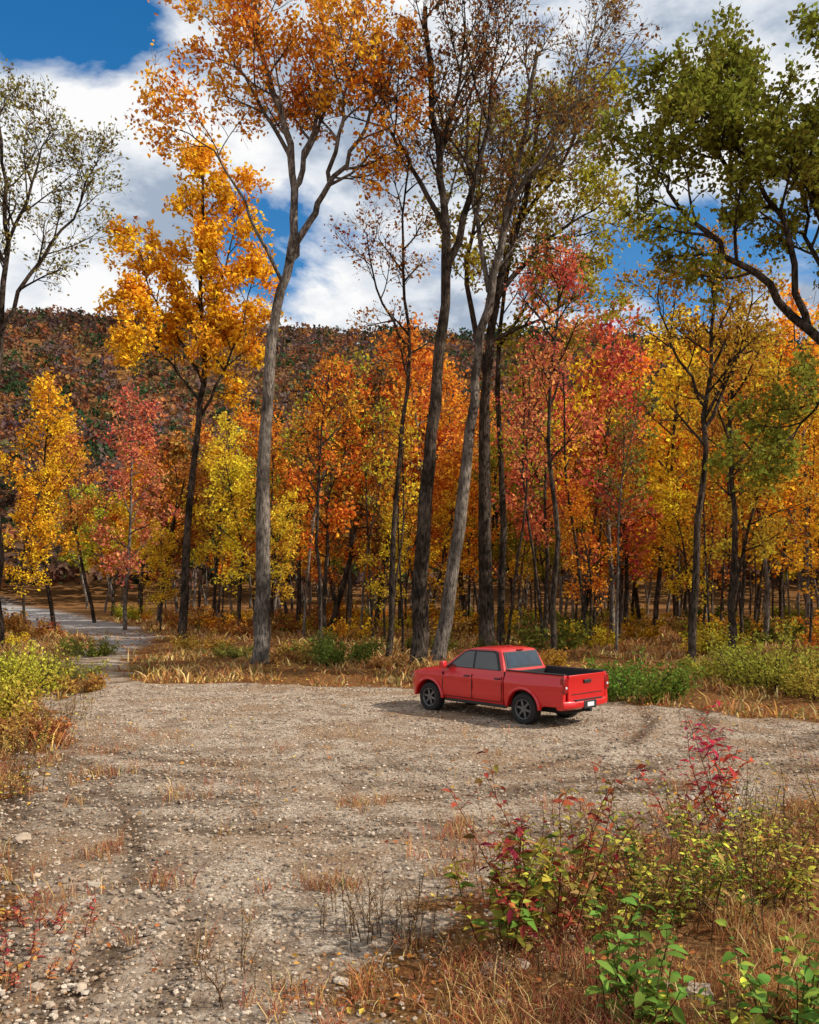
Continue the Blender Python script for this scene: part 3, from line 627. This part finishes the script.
# ------------------------------------------------------------------ pickup truck (x forward, y left)
truck=bpy.data.objects.new('pickup_truck',None); root.objects.link(truck)
PAINT=principled('red_paint',(0.60,0.006,0.008),.38,0.0,.6,noise=.15,nscale=3)
BLACK=principled('black_plastic',(0.015,0.015,0.015),.6); DARK=principled('underbody',(0.012,0.012,0.012),.9)
GLASS=principled('window_glass',(0.012,0.016,0.018),.04,0,0,spec=.9)
RUBBER=principled('tyre_rubber',(0.018,0.017,0.016),.85,noise=.4); RIM=principled('alloy_rim',(0.16,0.16,0.17),.35,.8)
CHROME=principled('chrome',(0.6,0.6,0.62),.2,1.0); TAIL=principled('tail_light',(0.26,0.004,0.008),.15,0,.8); WHITE=principled('white_plate',(0.65,0.66,0.68),.5)
AMBER=principled('headlight_lens',(0.3,0.3,0.32),.1,.3)
REARG=principled('rear_glass',(0.10,0.13,0.16),.05,.45,0,spec=.9,noise=.8,nscale=5)
def bobj(name,bm,mat,bevel=0,seg=2,smooth=True,ang=35):
    me=bpy.data.meshes.new(name); bmesh.ops.recalc_face_normals(bm,faces=bm.faces); bm.to_mesh(me); bm.free()
    o=bpy.data.objects.new(name,me); root.objects.link(o); me.materials.append(mat); o.parent=truck
    if smooth:
        for p in me.polygons: p.use_smooth=True
        try: me.set_sharp_from_angle(angle=math.radians(ang))
        except Exception: pass
    if bevel:
        b=o.modifiers.new('b','BEVEL'); b.width=bevel; b.segments=seg; b.limit_method='ANGLE'; b.angle_limit=math.radians(38)
        b.harden_normals=False
    return o
def extr(poly,y0,y1):
    bm=bmesh.new(); a=[bm.verts.new((x,y0,z)) for x,z in poly]; b=[bm.verts.new((x,y1,z)) for x,z in poly]
    bm.faces.new(a); bm.faces.new(b[::-1]); n=len(poly)
    for i in range(n): bm.faces.new((a[i],b[i],b[(i+1)%n],a[(i+1)%n]))
    return bm
def box(name,x0,x1,y0,y1,z0,z1,mat,bevel=.01):
    return bobj(name,extr([(x0,z0),(x1,z0),(x1,z1),(x0,z1)],y0,y1),mat,bevel)
def bisect(bm,co,no):
    bmesh.ops.bisect_plane(bm,geom=bm.verts[:]+bm.edges[:]+bm.faces[:],plane_co=co,plane_no=no)
def archpts(cx,R,z0,n=10,rev=False):
    a0=math.asin((z0-.38)/R); A=np.linspace(a0,math.pi-a0,n); P=[(cx+R*math.cos(a),.38+R*math.sin(a)) for a in A]
    return P[::-1] if rev else P
def shape_side(v):
    x,y,z=v
    s=1 if y>0 else -1
    if abs(y)>.5:
        prof=np.interp(z,[.35,.5,.62,.80,.93,1.0,1.08,1.2],[.945,.98,1.0,.975,.985,1.005,.975,.925])
        y=y*prof
        if x>2.0: y*=1-.20*((x-2.0)/.56)**2
        for cx in (1.62,-1.62):
            y+=s*.04*math.exp(-((x-cx)/.5)**2)*math.exp(-((z-.85)/.2)**2)
    if z>1.04 and x>1.1: z-= .07*(abs(y)/.9)**2.5
    if x>2.3: x-=.16*(abs(y)/.9)**2*min(1,(x-2.3)/.2)
    return x,y,z
AR=.475
front=[(2.44,.36),(2.54,.46),(2.56,.70),(2.54,.95),(2.47,1.06),(2.2,1.12),(1.15,1.22),(-.97,1.24),(-.97,.42)]+[(1.62-AR-.04,.42)]+archpts(1.62,AR,.42,12,True)+[(1.62+AR+.06,.40)]
bm=extr(front,-.92,.92)
for z in (.5,.62,.75,.85,.93,1.0,1.07,1.14): bisect(bm,(0,0,z),(0,0,1))
for x in (2.48,2.35,2.15,1.9,1.62,1.4,1.15,.8,.4,0,-.4,-.7): bisect(bm,(x,0,0),(1,0,0))
for y in (-.82,-.6,-.3,0,.3,.6,.82): bisect(bm,(0,y,0),(0,1,0))
for v in bm.verts: v.co=shape_side(v.co)
bobj('cab_lower_and_hood',bm,PAINT,.02,2)
bedp=[(-2.80,.52),(-2.80,1.27),(-1.0,1.27),(-1.0,.42),(-1.62+AR+.04,.42)]+archpts(-1.62,AR,.42,12)+[(-1.62-AR-.08,.50)]
for sgn,nm in ((1,'bed_side_left'),(-1,'bed_side_right')):
    bm=extr(bedp,sgn*.80,sgn*.92)
    for z in (.5,.62,.75,.85,.93,1.0,1.07,1.14,1.2): bisect(bm,(0,0,z),(0,0,1))
    for x in (-2.6,-2.3,-2.0,-1.62,-1.3): bisect(bm,(x,0,0),(1,0,0))
    for v in bm.verts:
        v.co=shape_side(v.co)
    bobj(nm,bm,PAINT,.02,2)
    box('bed_rail_cap',-2.79,-1.01,min(sgn*.74,sgn*.868),max(sgn*.74,sgn*.868),1.272,1.295,BLACK,.008)
box('bed_liner_floor',-2.72,-1.0,-.78,.78,.76,.79,BLACK,.004)
box('bed_front_wall',-1.06,-1.0,-.79,.79,.6,1.24,BLACK,.01)
box('bed_wheel_housing',-2.1,-1.15,.58,.79,.792,.98,BLACK,.04); box('bed_wheel_housing',-2.1,-1.15,-.79,-.58,.792,.98,BLACK,.04)
for s in (1,-1): box('bed_inner_liner',-2.735,-1.07,min(s*.70,s*.735),max(s*.70,s*.735),.80,1.268,BLACK,0)
bm=extr([(-2.83,.66),(-2.77,.66),(-2.77,1.26),(-2.85,1.27),(-2.85,1.20),(-2.825,1.14)],-.735,.735); bobj('tailgate',bm,PAINT,.012)
box('tailgate_inner_panel',-2.766,-2.74,-.69,.69,.79,1.25,BLACK,.006)
box('tailgate_handle',-2.862,-2.83,-.14,.14,1.06,1.14,BLACK,.012)
box('tailgate_recess_line',-2.836,-2.82,-.62,.62,.80,.82,DARK,.003)
for s in (1,-1):
    bm=extr([(-2.845,.86),(-2.70,.86),(-2.72,1.22),(-2.835,1.22)],s*.745,s*.905); bobj('tail_light',bm,TAIL,.02)
    box('reverse_light',-2.852,-2.83,min(s*.80,s*.86),max(s*.80,s*.86),.96,1.01,WHITE,.006)
bm=extr([(-2.92,.50),(-2.80,.44),(-2.60,.46),(-2.60,.66),(-2.90,.67),(-2.93,.62)],-.90,.90)
for y in (-.8,-.6,-.2,.2,.6,.8): bisect(bm,(0,y,0),(0,1,0))
for v in bm.verts:
    if v.co.x<-2.7: v.co.x+=.12*(abs(v.co.y)/.9)**4
bobj('rear_bumper',bm,PAINT,.02)
box('bumper_step_pad',-2.925,-2.79,-.55,.55,.672,.684,BLACK,.004)
box('licence_plate',-2.945,-2.932,-.13,.13,.51,.61,WHITE,.003); box('plate_recess',-2.934,-2.90,-.25,.25,.46,.65,BLACK,.01)
box('tow_hitch',-2.95,-2.7,-.05,.05,.38,.47,DARK,.01); box('undercarriage',-2.6,2.3,-.55,.55,.32,.62,DARK,.03)
box('inner_body',-2.7,2.1,-.7,.7,.55,.75,DARK,.02)
bm=extr([(-2.3,.27),(-1.1,.30),(-1.1,.36),(-2.3,.33)],-.45,-.38); bobj('exhaust_pipe',bm,CHROME,.02)
box('spare_tyre_carrier',-2.6,-2.0,-.33,.33,.30,.48,RUBBER,.08)
# greenhouse
zb,zt=1.215,1.775
def gy_(z): return .845-(z-zb)/(zt-zb)*.165
prof=[(1.22,zb),(.98,1.36),(.55,1.66),(.42,1.735),(.15,1.785),(-.35,1.79),(-.68,1.76),(-.76,1.71),(-.93,1.30),(-.965,zb)]
bm=bmesh.new(); rows=[]
for yy in (-1,-.8,-.4,0,.4,.8,1): 
    rows.append([bm.verts.new((x,yy*gy_(z),z-(.02*(abs(yy))**3 if z>1.7 else 0))) for x,z in prof])
for a,b in zip(rows[:-1],rows[1:]):
    for i in range(len(prof)-1): bm.faces.new((a[i],a[i+1],b[i+1],b[i]))
    bm.faces.new((a[0],b[0],b[-1],a[-1]))
bm.faces.new(rows[0]); bm.faces.new(rows[-1][::-1]); bobj('cab_roof_and_pillars',bm,PAINT,.025,3)
def pane(name,pts,off,mat=GLASS):
    for s in (1,-1):
        bm=bmesh.new(); A=[bm.verts.new((x,s*(gy_(z)+off),z)) for x,z in pts]; B=[bm.verts.new((x,s*(gy_(z)-.02),z)) for x,z in pts]
        bm.faces.new(A); bm.faces.new(B[::-1]); n=len(pts)
        for i in range(n): bm.faces.new((A[i],B[i],B[(i+1)%n],A[(i+1)%n]))
        bobj(name,bm,mat,0,smooth=False)
pane('window_surround',[(1.03,1.245),(.49,1.655),(.33,1.71),(-.55,1.72),(-.66,1.68),(-.86,1.245)],.004,BLACK)
pane('front_door_window',[(.92,1.262),(.47,1.625),(.33,1.672),(.13,1.675),(.10,1.262)],.009)
pane('rear_door_window',[(.03,1.262),(.06,1.675),(-.50,1.678),(-.60,1.64),(-.76,1.30),(-.74,1.262)],.009)
def quadpane(name,P,mat,th=.008):
    bm=bmesh.new(); P=[Vector(p) for p in P]; n=(P[1]-P[0]).cross(P[2]-P[0]).normalized()
    A=[bm.verts.new(p+n*th) for p in P]; B=[bm.verts.new(p-n*.02) for p in P]
    bm.faces.new(A); bm.faces.new(B[::-1])
    for i in range(4): bm.faces.new((A[i],B[i],B[(i+1)%4],A[(i+1)%4]))
    return bobj(name,bm,mat,0,smooth=False)
quadpane('windshield',[(1.17,-.72,1.25),(1.17,.72,1.25),(.56,.62,1.652),(.56,-.62,1.652)],GLASS)
quadpane('rear_window',[(-.925,.66,1.33),(-.925,-.66,1.33),(-.785,-.60,1.675),(-.785,.60,1.675)],REARG,.012)
quadpane('rear_window_divider',[(-.925,.235,1.33),(-.925,.215,1.33),(-.785,.215,1.675),(-.785,.235,1.675)],BLACK,.016)
quadpane('rear_window_divider',[(-.925,-.215,1.33),(-.925,-.235,1.33),(-.785,-.235,1.675),(-.785,-.215,1.675)],BLACK,.016)
quadpane('rear_window_frame',[(-.937,.73,1.29),(-.937,-.73,1.29),(-.775,-.65,1.70),(-.775,.65,1.70)],BLACK,.004)
box('third_brake_light',-.80,-.74,-.12,.12,1.725,1.75,TAIL,.005)
for s in (1,-1):
    yo=.92
    for x in (1.12,.07,-.93):
        box('door_seam',x-.008,x+.008,s*(yo*.985-.03),s*(yo+.004),.50,1.10,DARK,0)
    box('sill_seam',-.93,1.12,s*.88,s*.9165,.475,.487,DARK,0)
    for x in (.24,-.80): box('door_handle',x-.09,x+.09,s*.90,s*.955,1.035,1.07,BLACK,.014)
    box('bed_cab_gap',-1.0,-.97,s*.70,s*.865,.45,1.22,DARK,0)
    bm=extr([(.90,1.23),(1.10,1.22),(1.07,1.38),(.93,1.40)],s*.93,s*1.10); bobj('side_mirror',bm,PAINT,.03); box('mirror_arm',.94,1.06,s*.85,s*.94,1.22,1.26,BLACK,.01)
    bm=extr([(2.26,.86),(2.46,.87),(2.40,1.00),(2.12,1.02)],s*.58,s*.78); bobj('headlight',bm,AMBER,.02)
    for cx in (1.62,-1.62):
        bm=bmesh.new(); A=np.linspace(math.radians(3),math.radians(177),20); ring=[]
        for a in A:
            q=[]
            for R_,yy in ((.475,.90),(.472,.955),(.50,.972),(.545,.95),(.555,.905)):
                q.append(bm.verts.new((cx+R_*math.cos(a),s*yy,.38+R_*math.sin(a))))
            ring.append(q)
        for a,b2 in zip(ring[:-1],ring[1:]):
            for i in range(4): bm.faces.new((a[i],a[i+1],b2[i+1],b2[i]))
        bobj('wheel_arch_flare',bm,PAINT,0)
        box('wheel_well',cx-.46,cx+.46,s*.50,s*.70,.45,.86,DARK,.05)
    bm=extr([(-1.05,.34),(1.05,.34),(1.05,.42),(-1.05,.42)],s*.80,s*.90); bobj('rocker_trim',bm,BLACK,.02)
box('front_grille',2.50,2.565,-.50,.50,.66,1.0,BLACK,.02); box('front_bumper_insert',2.50,2.57,-.6,.6,.40,.58,BLACK,.03)
bm=extr([(.98,.0),(.984,.0),(.984,.45),(.98,.45)],-.002,.002); o=bobj('antenna',bm,BLACK,0); o.location=(.35,-.70,1.15)
box('roof_antenna_fin',-.45,-.30,-.02,.02,1.785,1.83,PAINT,.01)
# wheels
def lathe(prof,n=36):
    bm=bmesh.new(); R=[]
    for i in range(n):
        a=2*math.pi*i/n; R.append([bm.verts.new((r_*math.cos(a),y_,r_*math.sin(a))) for r_,y_ in prof])
    for i in range(n):
        a,b2=R[i],R[(i+1)%n]
        for j in range(len(prof)-1): bm.faces.new((a[j],a[j+1],b2[j+1],b2[j]))
    return bm
for cx in (1.62,-1.62):
    for s in (1,-1):
        w=s*.80
        o=bobj('tyre',lathe([(.235,-.11),(.30,-.135),(.35,-.13),(.372,-.115),(.384,-.09),(.384,-.04),(.376,-.035),(.376,-.025),(.384,-.02),(.384,.02),(.376,.025),(.376,.035),(.384,.04),(.384,.09),(.372,.115),(.35,.13),(.30,.135),(.235,.11)]),RUBBER,0); o.location=(cx,w,.38)
        o=bobj('rim',lathe([(.238,-.10),(.245,s*.115),(.228,s*.12),(.215,s*.09),(.205,s*.02),(.02,s*.02)]),BLACK,0,ang=30); o.location=(cx,w,.38)
        bm=lathe([(.075,s*.02),(.075,s*.085),(.06,s*.10),(.001,s*.10)],20); o=bobj('hub',bm,RIM,0); o.location=(cx,w,.38)
        bm=lathe([(.245,s*.118),(.242,s*.124),(.226,s*.122),(.212,s*.09)],36); o=bobj('rim_lip',bm,RIM,0); o.location=(cx,w,.38)
        for k in range(6):
            bm=extr([(-.034,.05),(.034,.05),(.026,.225),(-.026,.225)],s*.06,s*.10); o=bobj('spoke',bm,RIM,.008); o.location=(cx,w,.38); o.rotation_euler=(0,k*math.pi/3+.3,0)
        o=bobj('brake_disc',lathe([(.17,0),(.17,s*.015),(.001,s*.015)],24),CHROME,0); o.location=(cx,w,.38)
    bm=lathe([(.05,-.8),(.05,.8)],10); o=bobj('axle',bm,DARK,0); o.location=(cx,0,.38)
truck.location=(2.31,22.38,float(np.mean(gz(np.array([2.3,3,1.6]),np.array([22.4,21.5,23]))))-.015)
truck.rotation_euler=(0,0,math.radians(133))

# ------------------------------------------------------------------ sky
sun_dir=Vector((1.0,-0.24,0.80)).normalized()
elev=math.asin(sun_dir.z); az=math.atan2(sun_dir.x,sun_dir.y)
w=bpy.data.worlds.new('World'); scene.world=w; w.use_nodes=True; nt=w.node_tree; nt.nodes.clear()
out=nt.nodes.new('ShaderNodeOutputWorld')
sky=nt.nodes.new('ShaderNodeTexSky'); sky.sky_type='NISHITA'; sky.sun_disc=False; sky.sun_elevation=elev; sky.sun_rotation=az
hs=N(nt,'ShaderNodeHueSaturation'); hs.inputs['Saturation'].default_value=1.5; L(nt,sky.outputs[0],hs.inputs['Color'])
bg=N(nt,'ShaderNodeBackground'); bg.inputs[1].default_value=0.15; L(nt,hs.outputs[0],bg.inputs[0])
tc=N(nt,'ShaderNodeTexCoord'); G=tc.outputs['Generated']
mp=N(nt,'ShaderNodeMapping'); mp.inputs['Scale'].default_value=(1,1,1.9); mp.inputs['Location'].default_value=(3.3,1.2,.4); L(nt,G,mp.inputs[0])
nz=N(nt,'ShaderNodeTexNoise'); nz.inputs['Scale'].default_value=3.6; nz.inputs['Detail'].default_value=7; nz.inputs['Roughness'].default_value=.58; nz.inputs['Distortion'].default_value=.25; L(nt,mp.outputs[0],nz.inputs[0])
def blob(c,rad,amt):
    v=N(nt,'ShaderNodeVectorMath',operation='SUBTRACT'); L(nt,G,v.inputs[0]); v.inputs[1].default_value=c
    s_=N(nt,'ShaderNodeVectorMath',operation='MULTIPLY'); L(nt,v.outputs[0],s_.inputs[0]); s_.inputs[1].default_value=(1,1,2.0)
    l=N(nt,'ShaderNodeVectorMath',operation='LENGTH'); L(nt,s_.outputs[0],l.inputs[0])
    mr=N(nt,'ShaderNodeMapRange',interpolation_type='SMOOTHSTEP'); L(nt,l.outputs['Value'],mr.inputs[0]); mr.inputs[1].default_value=0; mr.inputs[2].default_value=rad; mr.inputs[3].default_value=amt; mr.inputs[4].default_value=0
    return mr.outputs[0]
msk=math_(nt,'ADD',nz.outputs['Fac'],0.09)
for c,rad,amt in [((-.33,.79,.53),.24,-.40),((.25,.89,.36),.22,-.18),((-.17,.90,.38),.16,-.12),((-.22,.84,.48),.2,.12),((-.15,.82,.57),.14,.1),((.05,.9,.5),.2,.08)]:
    msk=math_(nt,'ADD',msk,blob(c,rad,amt))
cm=ramp(nt,[(.43,(0,0,0)),(.53,(1,1,1))],msk)
n2=N(nt,'ShaderNodeTexNoise'); n2.inputs['Scale'].default_value=5; n2.inputs['Detail'].default_value=6; n2.inputs['Roughness'].default_value=.6
mp2=N(nt,'ShaderNodeMapping'); mp2.inputs['Scale'].default_value=(1,1,1.9); mp2.inputs['Location'].default_value=(3.3,1.2,.46); L(nt,G,mp2.inputs[0]); L(nt,mp2.outputs[0],n2.inputs[0])
cc_=ramp(nt,[(.43,(1,1,1)),(.53,(.74,.79,.86)),(.63,(.38,.46,.58))],n2.outputs['Fac'])
bg2=N(nt,'ShaderNodeBackground'); bg2.inputs[1].default_value=.98; L(nt,cc_.outputs[0],bg2.inputs[0])
mx=N(nt,'ShaderNodeMixShader'); L(nt,cm.outputs[0],mx.inputs[0]); L(nt,bg.outputs[0],mx.inputs[1]); L(nt,bg2.outputs[0],mx.inputs[2]); L(nt,mx.outputs[0],out.inputs[0])

sl=bpy.data.lights.new('sun','SUN'); sl.energy=5.0; sl.angle=math.radians(.5); sl.color=(1,.94,.84)
so=bpy.data.objects.new('sun',sl); root.objects.link(so); so.rotation_euler=sun_dir.to_track_quat('Z','Y').to_euler()

cam=bpy.data.cameras.new('camera'); co=bpy.data.objects.new('camera',cam); root.objects.link(co)
co.location=(0,0,CAM_H); co.rotation_euler=(math.radians(90),0,0)
cam.sensor_fit='VERTICAL'; cam.sensor_height=36; cam.sensor_width=28.8; cam.lens=36*850/1024; cam.shift_y=76/1024; cam.clip_end=4000
scene.camera=co
scene.view_settings.view_transform='Standard'; scene.view_settings.look='None'; scene.view_settings.exposure=0
print('objects',len(bpy.data.objects))
